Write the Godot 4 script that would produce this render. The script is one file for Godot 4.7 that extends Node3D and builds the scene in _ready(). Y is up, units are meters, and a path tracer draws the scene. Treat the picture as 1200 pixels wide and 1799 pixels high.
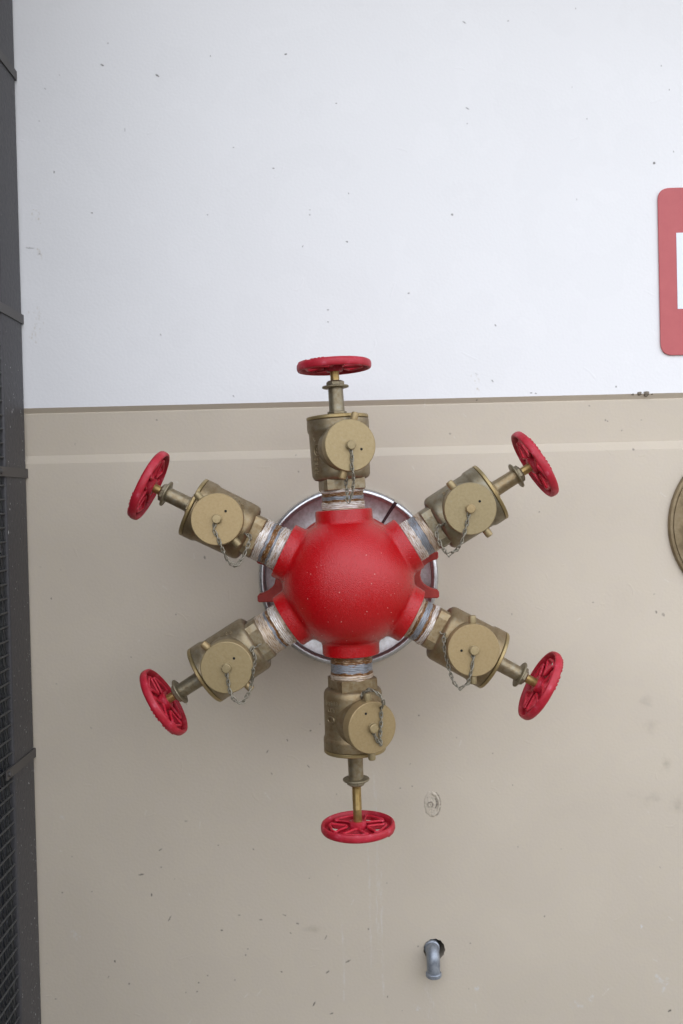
extends Node3D
# A red six-outlet fire hose manifold with brass valves on a white and beige painted wall, fence post at the left.

const BALL := Vector3(0.0094, 1.3518, 0.24)

# ---------------------------------------------------------------- mesh builder
class MB:
	var v := PackedVector3Array()
	var n := PackedVector3Array()
	var uv := PackedVector2Array()
	var c := PackedColorArray()
	var ix := PackedInt32Array()
	var use_c := false
	var use_uv := false
	var tint := Color.WHITE
	func vert(p: Vector3, nn: Vector3, t := Vector2.ZERO, col := Color.WHITE) -> int:
		v.append(p); n.append(nn); uv.append(t); c.append(col * tint)
		return v.size() - 1
	func tri(a: int, b: int, d: int):
		var cr := (v[b] - v[a]).cross(v[d] - v[a])
		if cr.dot(n[a] + n[b] + n[d]) > 0.0:
			ix.append_array(PackedInt32Array([a, d, b]))
		else:
			ix.append_array(PackedInt32Array([a, b, d]))
	func quad(a: int, b: int, d: int, e: int):
		tri(a, b, d); tri(a, d, e)
	func flat4(p: Array, nn: Vector3, t := []):
		var q := []
		for i in 4: q.append(vert(p[i], nn, t[i] if t.size() == 4 else Vector2.ZERO))
		quad(q[0], q[1], q[2], q[3])
	# profile of Vector2(radius, height) turned about Y; creases sharper than `crease` degrees stay sharp
	func lathe(prof: Array, seg := 48, xf := Transform3D.IDENTITY, crease := 32.0, a0 := 0.0, a1 := TAU):
		var ns := []
		for i in prof.size() - 1:
			var d: Vector2 = prof[i + 1] - prof[i]
			ns.append(Vector2(d.y, -d.x).normalized())
		var cc := cos(deg_to_rad(crease))
		for i in prof.size() - 1:
			var nA: Vector2 = ns[i]
			var nB: Vector2 = ns[i]
			if i > 0 and ns[i - 1].dot(ns[i]) > cc: nA = (ns[i - 1] + ns[i]).normalized()
			if i < prof.size() - 2 and ns[i + 1].dot(ns[i]) > cc: nB = (ns[i + 1] + ns[i]).normalized()
			var base := v.size()
			for k in seg + 1:
				var a: float = lerp(a0, a1, float(k) / seg)
				var cs := cos(a)
				var sn := sin(a)
				for j in 2:
					var q: Vector2 = prof[i + j]
					var m: Vector2 = nA if j == 0 else nB
					vert(xf * Vector3(q.x * cs, q.y, q.x * sn), (xf.basis * Vector3(m.x * cs, m.y, m.x * sn)).normalized())
			for k in seg:
				quad(base + k * 2, base + k * 2 + 1, base + k * 2 + 3, base + k * 2 + 2)
	func tube(path: Array, r: float, sides := 6, closed := false, caps := true):
		var cnt := path.size()
		var base := v.size()
		var up := Vector3.ZERO
		for i in cnt:
			var pv: Vector3 = path[(i - 1 + cnt) % cnt] if closed or i > 0 else path[0]
			var nx: Vector3 = path[(i + 1) % cnt] if closed or i < cnt - 1 else path[cnt - 1]
			var t := (nx - pv).normalized()
			if up == Vector3.ZERO:
				up = t.cross(Vector3(0.31, 0.87, 0.39)).normalized()
			up = (up - t * up.dot(t)).normalized()
			var sd := t.cross(up)
			for k in sides:
				var a := TAU * k / sides
				var d := up * cos(a) + sd * sin(a)
				vert(path[i] + d * r, d)
		for i in (cnt if closed else cnt - 1):
			var i2 := (i + 1) % cnt
			for k in sides:
				var k2 := (k + 1) % sides
				quad(base + i * sides + k, base + i2 * sides + k, base + i2 * sides + k2, base + i * sides + k2)
		if not closed and caps:
			for e in 2:
				var i := 0 if e == 0 else cnt - 1
				var nn: Vector3 = (path[0] - path[1]).normalized() if e == 0 else (path[cnt - 1] - path[cnt - 2]).normalized()
				var ctr := vert(path[i], nn)
				var ring := []
				for k in sides: ring.append(vert(v[base + i * sides + k], nn))
				for k in sides: tri(ctr, ring[k], ring[(k + 1) % sides])
	# convex or star-shaped outline (about its centroid) in the local XY plane, extruded from z0 to z1, with a bevel
	func prism(pts: Array, z0: float, z1: float, bev := 0.0, xf := Transform3D.IDENTITY, smooth := false):
		var cnt := pts.size()
		var ctr := Vector2.ZERO
		for p in pts: ctr += p
		ctr /= cnt
		var en := []
		var area := 0.0
		for i in cnt: area += pts[i].cross(pts[(i + 1) % cnt])
		for i in cnt:
			var d: Vector2 = (pts[(i + 1) % cnt] - pts[i]).normalized()
			en.append(Vector2(d.y, -d.x) * (1.0 if area > 0 else -1.0))
		var vn := []
		for i in cnt:
			var m: Vector2 = en[i] + en[(i - 1 + cnt) % cnt]
			vn.append(m / max(m.length_squared() * 0.5, 0.3))
		var inner := []
		for i in cnt: inner.append(pts[i] - vn[i] * bev)
		for i in cnt:
			var j := (i + 1) % cnt
			var na := Vector3(en[i].x, en[i].y, 0)
			var n1 := na
			var n2 := na
			if smooth:
				n1 = Vector3(vn[i].x, vn[i].y, 0).normalized()
				n2 = Vector3(vn[j].x, vn[j].y, 0).normalized()
			var rows := [[pts[i], z0 + bev, n1], [pts[i], z1 - bev, n1]]
			var a := vert(xf * Vector3(pts[i].x, pts[i].y, z0 + bev), xf.basis * n1)
			var b := vert(xf * Vector3(pts[i].x, pts[i].y, z1 - bev), xf.basis * n1)
			var d := vert(xf * Vector3(pts[j].x, pts[j].y, z1 - bev), xf.basis * n2)
			var e := vert(xf * Vector3(pts[j].x, pts[j].y, z0 + bev), xf.basis * n2)
			quad(a, b, d, e)
			if bev > 0.0:
				for s in [-1.0, 1.0]:
					var zo: float = z1 - bev if s > 0 else z0 + bev
					var zi: float = z1 if s > 0 else z0
					var m1 := (n1 + Vector3(0, 0, s)).normalized()
					var m2 := (n2 + Vector3(0, 0, s)).normalized()
					var q0 := vert(xf * Vector3(pts[i].x, pts[i].y, zo), xf.basis * m1)
					var q1 := vert(xf * Vector3(inner[i].x, inner[i].y, zi), xf.basis * m1)
					var q2 := vert(xf * Vector3(inner[j].x, inner[j].y, zi), xf.basis * m2)
					var q3 := vert(xf * Vector3(pts[j].x, pts[j].y, zo), xf.basis * m2)
					quad(q0, q1, q2, q3)
		var flat := PackedVector2Array()
		for p in inner: flat.append(p)
		var t := Geometry2D.triangulate_polygon(flat)
		for s in [-1.0, 1.0]:
			var zi: float = z1 if s > 0 else z0
			var nn: Vector3 = (xf.basis * Vector3(0, 0, s)).normalized()
			var ids := []
			for p in inner: ids.append(vert(xf * Vector3(p.x, p.y, zi), nn, Vector2(p.x, p.y)))
			for k in range(0, t.size(), 3): tri(ids[t[k]], ids[t[k + 1]], ids[t[k + 2]])
	func box(lo: Vector3, hi: Vector3, bev := 0.0, xf := Transform3D.IDENTITY):
		prism([Vector2(lo.x, lo.y), Vector2(hi.x, lo.y), Vector2(hi.x, hi.y), Vector2(lo.x, hi.y)], lo.z, hi.z, bev, xf)
	func mesh() -> ArrayMesh:
		var arr := []
		arr.resize(Mesh.ARRAY_MAX)
		arr[Mesh.ARRAY_VERTEX] = v
		arr[Mesh.ARRAY_NORMAL] = n
		if use_uv: arr[Mesh.ARRAY_TEX_UV] = uv
		if use_c: arr[Mesh.ARRAY_COLOR] = c
		arr[Mesh.ARRAY_INDEX] = ix
		var m := ArrayMesh.new()
		m.add_surface_from_arrays(Mesh.PRIMITIVE_TRIANGLES, arr)
		return m

# ---------------------------------------------------------------- scene helpers
func part(called: String, what, mat: Material, parent: Node, xf := Transform3D.IDENTITY) -> MeshInstance3D:
	var o := MeshInstance3D.new()
	o.name = called
	o.mesh = what.mesh() if what is MB else what
	o.material_override = mat
	o.transform = xf
	parent.add_child(o, true)
	return o

func thing(called: String, label: String, category: String, at := Vector3.ZERO, group := "") -> Node3D:
	var o := Node3D.new()
	o.name = called
	o.position = at
	add_child(o, true)
	tag(o, label, category, group)
	return o

func tag(o: Node, label: String, category: String, group := ""):
	o.set_meta("label", label)
	o.set_meta("category", category)
	if group: o.set_meta("group", group)

func noise_tex(sd: int, freq: float, stops: Array, size := 512, oct := 4, as_normal := false, bump := 4.0) -> NoiseTexture2D:
	var f := FastNoiseLite.new()
	f.seed = sd
	f.noise_type = FastNoiseLite.TYPE_SIMPLEX_SMOOTH
	f.frequency = freq
	f.fractal_octaves = oct
	f.fractal_gain = .6
	var t := NoiseTexture2D.new()
	t.width = size
	t.height = size
	t.seamless = true
	t.noise = f
	if as_normal:
		t.as_normal_map = true
		t.bump_strength = bump
	else:
		var g := Gradient.new()
		var offs := PackedFloat32Array()
		var cols := PackedColorArray()
		for s in stops:
			offs.append(s[0]); cols.append(s[1])
		g.offsets = offs
		g.colors = cols
		t.color_ramp = g
	return t

func rgb(r: float, g: float, b: float) -> Color:
	return Color(r / 255.0, g / 255.0, b / 255.0)

func mat(albedo: Color, rough: float, metal := 0.0) -> StandardMaterial3D:
	var m := StandardMaterial3D.new()
	m.albedo_color = albedo
	m.roughness = rough
	m.metallic = metal
	return m

func tri_mat(tex: Texture2D, rough: float, metal: float, scale: float, nrm: Texture2D = null, nscale := 1.0) -> StandardMaterial3D:
	var m := mat(Color.WHITE, rough, metal)
	m.albedo_texture = tex
	m.uv1_triplanar = true
	m.uv1_scale = Vector3.ONE * scale
	if nrm:
		m.normal_enabled = true
		m.normal_texture = nrm
		m.normal_scale = nscale
	return m

var M := {}

# ---------------------------------------------------------------- wall paint pictures
const TILE := 2.4          # metres covered by one picture
const PIX := 1536

func spot(im: Image, cx: float, cy: float, rx: float, ry: float, ang: float, col: Color, strength: float, rng: RandomNumberGenerator, rag := 0.5):
	# one dirt or paint mark with a ragged outline; cx.. in pixels of the picture
	var rr := int(ceil(max(rx, ry))) + 1
	for y in range(int(cy) - rr, int(cy) + rr + 1):
		for x in range(int(cx) - rr, int(cx) + rr + 1):
			var d := Vector2(x + 0.5 - cx, y + 0.5 - cy).rotated(-ang)
			var q := Vector2(d.x / rx, d.y / ry).length() + (rng.randf() - 0.5) * rag
			if q < 1.15:
				var px := posmod(x, PIX)
				var py := posmod(y, PIX)
				var k: float = strength * clamp((1.15 - q) * 2.0, 0.0, 1.0)
				im.set_pixel(px, py, im.get_pixel(px, py).lerp(col, k))

func wpx(w: Vector2) -> Vector2:
	return Vector2((w.x + 1.2) / TILE, (2.7 - w.y) / TILE) * PIX

func bump_picture(sd: int, ridges: int) -> ImageTexture:
	var f := FastNoiseLite.new()
	f.seed = sd
	f.frequency = 0.2
	f.fractal_octaves = 3
	f.noise_type = FastNoiseLite.TYPE_SIMPLEX_SMOOTH
	var im := f.get_seamless_image(PIX, PIX)
	im.convert(Image.FORMAT_RGB8)
	im.adjust_bcs(1.0, .42, 1.0)
	var rng := RandomNumberGenerator.new()
	rng.seed = sd
	for i in ridges:      # runs and brush hairs dried into the paint
		var p := Vector2(rng.randf(), rng.randf()) * PIX
		var a := rng.randf_range(-0.5, 0.6) + (PI / 2 if rng.randf() < 0.35 else 0.0)
		var bend := rng.randf_range(-0.08, 0.08)
		var c := rng.randi_range(5, 22)
		for k in c:
			var w := rng.randf_range(0.8, 1.3)
			spot(im, p.x, p.y, w, w, 0, Color(1, 1, 1), 0.75, rng, 0.3)
			a += bend
			p += Vector2.from_angle(a)
	im.convert(Image.FORMAT_L8)
	im.bump_map_to_normal_map(2.2)
	return ImageTexture.create_from_image(im)

func wall_picture(sd: int, base: Color, mottle: float, dark: Array, rand_dark: int, rand_light: int, extra: Callable) -> ImageTexture:
	var f := FastNoiseLite.new()
	f.seed = sd
	f.frequency = 0.006
	f.fractal_octaves = 5
	f.noise_type = FastNoiseLite.TYPE_SIMPLEX_SMOOTH
	var nz := f.get_seamless_image(PIX, PIX)
	nz.convert(Image.FORMAT_RGBA8)
	var ad := nz.get_data()
	# noise becomes the alpha of a slightly darker coat laid over the paint colour
	var tone := base.darkened(mottle)
	for i in range(0, ad.size(), 4):
		ad[i + 3] = ad[i]
		ad[i] = tone.r8
		ad[i + 1] = tone.g8
		ad[i + 2] = tone.b8
	var coat := Image.create_from_data(PIX, PIX, false, Image.FORMAT_RGBA8, ad)
	var im := Image.create(PIX, PIX, false, Image.FORMAT_RGBA8)
	im.fill(base)
	im.blend_rect(coat, Rect2i(0, 0, PIX, PIX), Vector2i.ZERO)
	var rng := RandomNumberGenerator.new()
	rng.seed = sd + 7
	for d in dark:      # [world x, world y, half length mm, half width mm, angle, strength]
		var p := wpx(Vector2(d[0], d[1]))
		spot(im, p.x, p.y, max(d[2] * 0.64, 0.8), max(d[3] * 0.64, 0.7), d[4], rgb(58, 54, 50), d[5] * .8, rng, 0.4)
	for i in rand_dark:
		var a := rng.randf() * PI
		spot(im, rng.randf() * PIX, rng.randf() * PIX, rng.randf_range(0.7, 1.9), rng.randf_range(0.5, 0.9), a, rgb(80, 74, 68), rng.randf_range(0.15, 0.6), rng)
	for i in rand_light:
		var p := Vector2(rng.randf(), rng.randf()) * PIX
		var a := rng.randf_range(0.2, 2.6)
		for k in rng.randi_range(2, 12):
			spot(im, p.x, p.y, 0.9, 0.9, 0, rgb(215, 212, 206), rng.randf_range(0.1, 0.4), rng)
			p += Vector2.from_angle(a) * 1.1
	extra.call(im, rng)
	im.generate_mipmaps()
	return ImageTexture.create_from_image(im)

func beige_extra(im: Image, rng: RandomNumberGenerator):
	# chalky runs below the bottom valve, dried splashes by the foot of the wall and grey rubbed smudges
	for s in [[0.055, 0.93, 0.55, 3.0], [0.038, 0.80, 0.50, 1.6], [0.064, 0.72, 0.45, 2.0], [0.16, 0.505, 0.40, 9.0], [-0.02, 0.62, 0.45, 1.4]]:
		var y: float = s[1]
		var x: float = s[0]
		while y > s[2]:
			if rng.randf() < 0.62:
				var p := wpx(Vector2(x + rng.randf_range(-1, 1) * s[3] * 0.001, y))
				spot(im, p.x, p.y, rng.randf_range(0.6, 1.2), rng.randf_range(1.5, 6.0), 0, rgb(208, 205, 203), rng.randf_range(0.06, 0.32), rng, 0.8)
			x += rng.randf_range(-0.0006, 0.0006)
			y -= 0.0035
	for s in [[0.655, 0.475, 14, 0.5], [0.71, 0.51, 5, 0.5], [0.50, 0.44, 6, 0.45], [0.26, 0.47, 4, 0.5], [0.47, 0.43, 9, 0.4], [0.135, 0.43, 5, 0.4], [0.61, 0.59, 3, 0.8], [0.71, 0.80, 2, 0.5], [-0.58, 0.60, 7, 0.3], [-0.6, 0.85, 3, 0.3]]:
		for k in 9:
			var p := wpx(Vector2(s[0], s[1]) + Vector2(rng.randfn(), rng.randfn()) * s[2] * 0.0006)
			spot(im, p.x, p.y, rng.randf_range(0.8, s[2] * 0.3 + 1.0), rng.randf_range(0.6, s[2] * 0.16 + 0.8), rng.randf() * PI, rgb(206, 206, 208), rng.randf_range(0.3, 1.0) * s[3], rng, 0.9)
	# dirt in the cracks round the mortar patch
	for arc in [[.1735, .8600, .0190, .0285, -1.0, 1.0, .45], [.1718, .8600, .0052, .0052, 0.0, 6.28, .35], [.1760, .8620, .0090, .0120, -.9, .9, .35]]:
		for k in 60:
			var an: float = lerp(arc[4], arc[5], k / 59.0)
			var p := wpx(Vector2(arc[0] + cos(an) * arc[2], arc[1] + sin(an) * arc[3]) + Vector2(rng.randfn(), rng.randfn()) * .0004)
			spot(im, p.x, p.y, .8, .8, 0, rgb(84, 76, 68), arc[6] * rng.randf(), rng, .6)
	for k in 60:
		var p := wpx(Vector2(.1735 + rng.randfn() * .008, .860 + rng.randfn() * .012))
		spot(im, p.x, p.y, .9, .9, 0, rgb(110, 102, 92), .3 * rng.randf(), rng, .6)
	for s in [[0.632, 0.862, 26, 9, 0.0, 0.17], [0.688, 0.848, 9, 14, 0.3, 0.18], [0.628, 1.064, 12, 10, 0.4, 0.10], [0.634, 1.01, 12, 12, 0.2, 0.10], [0.668, 0.935, 7, 10, 0.2, 0.12], [-0.08, 0.604, 18, 5, 0.2, 0.12]]:
		for k in 26:
			var p := wpx(Vector2(s[0] + rng.randfn() * s[2] * 0.0006, s[1] + rng.randfn() * s[3] * 0.0006))
			spot(im, p.x, p.y, rng.randf_range(2.0, 6.0), rng.randf_range(1.6, 4.5), s[4], rgb(92, 86, 80), s[5] * .14 * rng.randf(), rng, 0.7)

func white_extra(im: Image, rng: RandomNumberGenerator):
	for s in [[-0.625, 1.90, 14], [-0.63, 1.86, 10], [-0.615, 2.03, 8], [-0.62, 2.11, 10], [0.29, 1.735, 12]]:
		for k in 14:
			var p := wpx(Vector2(s[0], s[1]) + Vector2(rng.randfn() * 0.5, rng.randfn()) * s[2] * 0.001)
			spot(im, p.x, p.y, 1.0, rng.randf_range(0.8, 2.2), 0, rgb(176, 164, 140), rng.randf_range(0.05, 0.25), rng)

# ---------------------------------------------------------------- the handwheel
func rounded_poly(corners: Array, rad: float, per := 6) -> Array:
	var out := []
	var cnt := corners.size()
	for i in cnt:
		var p: Vector2 = corners[i]
		var a: Vector2 = (corners[(i - 1 + cnt) % cnt] - p).normalized()
		var b: Vector2 = (corners[(i + 1) % cnt] - p).normalized()
		var half := acos(clamp(a.dot(b), -1, 1)) / 2
		var d := rad / tan(half)
		var p0 := p + a * d
		var p1 := p + b * d
		for k in per + 1:
			var t := float(k) / per
			out.append(p0.lerp(p, t).lerp(p.lerp(p1, t), t))
	return out

func make_handwheel() -> ArrayMesh:
	var b := MB.new()
	b.use_c = true
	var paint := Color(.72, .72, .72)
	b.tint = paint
	# rim: rounded outside, hollow on the stem side (-y)
	b.lathe([Vector2(.0535, .0035), Vector2(.0605, .0030), Vector2(.0622, -.0066), Vector2(.0634, -.0078), Vector2(.0652, -.0078), Vector2(.0668, -.0068), Vector2(.0678, -.0042), Vector2(.0682, 0),
		Vector2(.0678, .0035), Vector2(.0662, .0062), Vector2(.0630, .0078), Vector2(.0590, .0078), Vector2(.0535, .0060)], 72, Transform3D.IDENTITY, 40)
	# hub
	b.lathe([Vector2(.0, -.0105), Vector2(.0135, -.0105), Vector2(.0155, -.009), Vector2(.0165, .004), Vector2(.0150, .0095), Vector2(.0085, .0105), Vector2(.0085, .0145), Vector2(.006, .016), Vector2(0, .016)], 32)
	# web with five rounded openings
	var ns := 5
	for s in ns:
		var a0 := TAU * s / ns
		var hole: Array = rounded_poly([Vector2(.0180, 0), Vector2(.0535, -.0258), Vector2(.0535, .0258)], .0068, 7)
		# bow the outer edge of the opening along the rim
		for i in hole.size():
			var h: Vector2 = hole[i]
			if h.x > .044: hole[i] = Vector2(sqrt(max(.0510 * .0510 - h.y * h.y, 0.0)) - (.0530 - h.x) * 0.6, h.y)
		var ctr := Vector2(.041, 0)
		var outer := []
		for h in hole:
			var d: Vector2 = (h - ctr).normalized()
			var t := 0.0
			while t < .06:
				t += .0004
				var q := ctr + d * t
				var r := q.length()
				if r > .0545 or r < .0145 or abs(q.angle()) > PI / ns: break
			outer.append(ctr + d * t)
		var cnt := hole.size()
		for side in [-1.0, 1.0]:
			var y: float = .0022 if side < 0 else .0056
			for i in cnt:
				var j := (i + 1) % cnt
				var q := []
				for p in [hole[i], hole[j], outer[j], outer[i]]:
					var w: Vector2 = p.rotated(a0)
					q.append(Vector3(w.x, y, w.y))
				b.flat4(q, Vector3(0, side, 0))
		var lip := []
		for i in cnt:
			var j := (i + 1) % cnt
			var w1: Vector2 = hole[i].rotated(a0)
			var w2: Vector2 = hole[j].rotated(a0)
			var m: Vector2 = ((ctr.rotated(a0)) - (w1 + w2) / 2).normalized()
			b.flat4([Vector3(w1.x, -.004, w1.y), Vector3(w2.x, -.004, w2.y), Vector3(w2.x, .0052, w2.y), Vector3(w1.x, .0052, w1.y)], Vector3(m.x, 0, m.y))
			var lw: Vector2 = (hole[i] + (hole[i] - ctr).normalized() * .0012).rotated(a0)
			lip.append(Vector3(lw.x, -.0026, lw.y))
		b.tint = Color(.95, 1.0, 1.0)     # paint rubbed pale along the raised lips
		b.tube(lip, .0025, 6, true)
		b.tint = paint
	# raised arrow and letters cast on the outer shoulder of the rim
	for k in 9:
		var a := 2.4 + k * 0.115 + (0.12 if k > 3 else 0.0)
		var xf := Transform3D(Basis(Vector3(-sin(a), 0, cos(a)), Vector3(0, 1, 0), Vector3(-cos(a), 0, -sin(a))), Vector3(cos(a), 0, sin(a)) * .0632)
		b.box(Vector3(-.0022, .0055, -.0028), Vector3(.0022, .0083, .0028), .0006, xf)
	return b.mesh()

# ---------------------------------------------------------------- chain
func chain_mesh(pts: Array) -> ArrayMesh:
	var cv := Curve3D.new()
	for i in pts.size():
		var t := Vector3.ZERO
		if i > 0 and i < pts.size() - 1: t = (pts[i + 1] - pts[i - 1]) * 0.16
		cv.add_point(pts[i], -t, t)
	var L := cv.get_baked_length()
	var step := .0078
	var cnt := int(L / step)
	var b := MB.new()
	var rng := RandomNumberGenerator.new()
	rng.seed = int(pts[0].x * 9000) + 77
	for i in cnt:
		var s := (i + .5) * L / cnt
		var p := cv.sample_baked(s)
		var q := cv.sample_baked(min(s + .002, L))
		var o := cv.sample_baked(max(s - .002, 0.0))
		var t := (q - o).normalized()
		var side := t.cross(Vector3(0, 0, 1)).normalized()
		var nz := side.cross(t)
		var a := (0.35 if i % 2 == 0 else 1.75) + rng.randf_range(-.35, .35)
		var w := side * cos(a) + nz * sin(a)
		var w2 := t.cross(w)
		var loop := []
		for k in 14:
			var ph := TAU * k / 14
			var pinch := 1.0 - 0.38 * exp(-pow(cos(ph) / 0.35, 2))
			loop.append(p + t * cos(ph) * .0058 + w * sin(ph) * .0032 * pinch + w2 * sin(ph * 2.0) * .0007)
		b.tube(loop, .0012, 6, true)
	return b.mesh()

# ---------------------------------------------------------------- pipe nipple with tape, rust and zinc
func nipple_mesh(len: float, bands: Array, sd: int) -> ArrayMesh:
	var b := MB.new()
	b.use_c = true
	var f := FastNoiseLite.new()
	f.seed = sd
	f.frequency = 1.0
	f.fractal_octaves = 3
	var rows := 56
	var seg := 96
	var tape := Color(.52, .44, .36)
	var tape2 := Color(.72, .69, .66)
	var tan_ := Color(.36, .25, .15)
	var zinc := Color(.27, .285, .31)
	var zinc2 := Color(.13, .135, .145)
	var rust := Color(.21, .085, .018)
	var rust2 := Color(.09, .045, .02)
	var grid := []
	for i in rows + 1:
		var t := float(i) / rows
		var row := []
		for k in seg + 1:
			var a := TAU * k / seg
			var p := Vector3(cos(a), 0, sin(a))
			var wob := f.get_noise_3d(p.x * 1.6, t * 2.0, p.z * 1.6) * 0.045
			var tt: float = clamp(t + wob, 0.0, 0.999)
			var kind := "t"
			for s in bands:
				if tt < s[0]:
					kind = s[1]
					break
			var g := f.get_noise_3d(p.x * 9.0 + 5.0, t * 22.0, p.z * 9.0)
			var streak := f.get_noise_3d(p.x * 2.2 + 9.0, t * 46.0, p.z * 2.2)
			var col := zinc
			var r := .0384
			if kind == "t":
				col = tape.lerp(tape2, clamp(.5 + streak * 1.6, 0.0, 1.0))
				if streak < -.24: col = tan_
				r += .0010 + streak * .0005 + sin(t * len * TAU / .0034) * .0008
			elif kind == "d":
				col = tan_.lerp(tape, clamp(.55 + streak * 1.7, 0.0, 1.0))
				if streak < -.4: col = rust2
				r += .0006 + streak * .0005 + sin(t * len * TAU / .0032) * .0004
			elif kind == "r":
				col = rust2.lerp(rust, clamp(.5 + g * 1.5, 0.0, 1.0))
				if streak > .25: col = tan_
				r += -.0004 + g * .0006 + sin(t * len * TAU / .0032) * .0005
			else:
				col = zinc2.lerp(zinc, clamp(.6 + streak * 1.4, 0.0, 1.0))
				if g > .48: col = rust
				r += -.0003 + sin(t * len * TAU / .0032) * .00025
			row.append([Vector3(p.x * r, t * len, p.z * r), col])
		grid.append(row)
	for i in rows + 1:
		for k in seg + 1:
			var p: Vector3 = grid[i][k][0]
			var du: Vector3 = grid[i][(k + 1) % seg][0] - grid[i][(k - 1 + seg) % seg][0]
			var dv: Vector3 = grid[min(i + 1, rows)][k][0] - grid[max(i - 1, 0)][k][0]
			var nn := du.cross(dv).normalized()
			if nn.dot(Vector3(p.x, 0, p.z)) < 0: nn = -nn
			b.vert(p, nn, Vector2.ZERO, grid[i][k][1])
	for i in rows:
		for k in seg:
			var a := i * (seg + 1) + k
			b.quad(a, a + seg + 1, a + seg + 2, a + 1)
	return b.mesh()

# ---------------------------------------------------------------- valve pieces (axis +Y outward, outlet +Z)
const CAP_Y := .076
var parts := {}

func along_z(y: float) -> Transform3D:       # lathe axis turned from Y to Z, at height y on the valve axis
	return Transform3D(Basis(Vector3(1, 0, 0), Vector3(0, 0, 1), Vector3(0, -1, 0)), Vector3(0, y, 0))

func make_valve_parts():
	# cast body: square threaded end, round chamber, flange, outlet neck
	var b := MB.new()
	var sq := rounded_poly([Vector2(-.0385, -.0385), Vector2(.0385, -.0385), Vector2(.0385, .0385), Vector2(-.0385, .0385)], .016, 2)
	b.prism(sq, 0.0, .030, .0018, Transform3D(Basis(Vector3(1, 0, 0), Vector3(0, 0, -1), Vector3(0, 1, 0)), Vector3.ZERO))
	b.lathe([Vector2(.040, .0185), Vector2(.046, .0195), Vector2(.0505, .0225), Vector2(.0528, .0275), Vector2(.0532, .034), Vector2(.0536, .070), Vector2(.0540, .1035), Vector2(.0550, .1062), Vector2(.0562, .1085), Vector2(.0566, .112), Vector2(.0566, .1268), Vector2(.0556, .1278), Vector2(.050, .1278)], 72)
	b.lathe([Vector2(.0465, .030), Vector2(.0440, .0545), Vector2(.0425, .0585), Vector2(.0400, .0605), Vector2(.034, .0605)], 64, along_z(CAP_Y))
	parts.body = b.mesh()
	# cover plate over the flange, with a little boss at the sleeve
	b = MB.new()
	b.lathe([Vector2(.050, .1276), Vector2(.0556, .1286), Vector2(.0566, .1296), Vector2(.0566, .1338), Vector2(.0556, .1350), Vector2(.030, .1356), Vector2(.0225, .1366), Vector2(.0195, .1388), Vector2(.0, .1388)], 72)
	parts.cover = b.mesh()
	b = MB.new()
	var hexs := []
	for k in 6: hexs.append(Vector2.from_angle(TAU * k / 6) * .0182)
	var lay := Transform3D(Basis(Vector3(1, 0, 0), Vector3(0, 0, -1), Vector3(0, 1, 0)), Vector3.ZERO)
	b.prism(hexs, .1386, .1436, .0008, lay)
	b.lathe([Vector2(.0150, .1430), Vector2(.0142, .1470), Vector2(.0138, .165), Vector2(.0137, .1872), Vector2(.0128, .1884), Vector2(.006, .1884)], 40)
	parts.sleeve = b.mesh()
	b = MB.new()
	b.lathe([Vector2(.0125, .1862), Vector2(.0225, .1862), Vector2(.0242, .1872), Vector2(.0245, .1888), Vector2(.0238, .1902), Vector2(.0165, .1906), Vector2(.0165, .1908)], 48, Transform3D.IDENTITY, 50)
	hexs = []
	for k in 8: hexs.append(Vector2.from_angle(TAU * (k + .3) / 8) * .0172)
	b.prism(hexs, .1906, .1978, .0012, lay)
	b.lathe([Vector2(.0150, .1976), Vector2(.0125, .1996), Vector2(.0080, .1996)], 32)
	parts.gland = b.mesh()
	# hose cap
	b = MB.new()
	b.lathe([Vector2(.0405, .0580), Vector2(.0448, .0584), Vector2(.0456, .0594), Vector2(.0457, .0815), Vector2(.0452, .0830), Vector2(.0442, .0838), Vector2(.0, .0840)], 96, along_z(CAP_Y))
	parts.cap = b.mesh()
	b = MB.new()
	b.lathe([Vector2(.0, .0425), Vector2(.0062, .0425), Vector2(.0066, .0440), Vector2(.0068, .0560), Vector2(.0062, .0588), Vector2(.0050, .0598), Vector2(.0, .0600)], 24)
	parts.lug = b.mesh()
	b = MB.new()
	b.lathe([Vector2(.0048, .0835), Vector2(.0048, .0880), Vector2(.0078, .0884), Vector2(.0082, .0895), Vector2(.0080, .0920), Vector2(.0068, .0930), Vector2(.0, .0932)], 32, along_z(CAP_Y))
	var ring := []
	for k in 24: ring.append(Vector3(cos(TAU * k / 24) * .0072, CAP_Y - .001 + sin(TAU * k / 24) * .0075, .0857))
	b.tube(ring, .0011, 6, true)
	parts.stud = b.mesh()
	b = MB.new()
	b.lathe([Vector2(.0023, .0842), Vector2(.0021, .0843), Vector2(.0, .0843)], 16, along_z(0))  # flat black disc, the dark of a drilled hole put into its colour
	parts.pinhole_disc = b.mesh()
	parts.wheel = make_handwheel()

# worn foundry marks: a row of low raised strokes, too worn to read
func cast_strokes(count: int, size: float, sd: int) -> ArrayMesh:
	var b := MB.new()
	var rng := RandomNumberGenerator.new()
	rng.seed = sd
	var w := size * .62
	for k in count:
		var x := (k - (count - 1) * .5) * w * 1.35
		var h := size * .5
		var t := size * .07
		b.box(Vector3(x - w * .42, -h, -.0012), Vector3(x - w * .42 + t * 2, h, .0002), .0003)
		for y in [-h + t, 0.0, h - t]:
			if rng.randf() < .7: b.box(Vector3(x - w * .42 + t * 2, y - t, -.0012), Vector3(x + w * .42, y + t, .00015), .0003)
		if rng.randf() < .6: b.box(Vector3(x + w * .42 - t * 2, -h + t * 2.2, -.0012), Vector3(x + w * .42, h - t * 2.2, .0001), .0003)
	return b.mesh()

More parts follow.
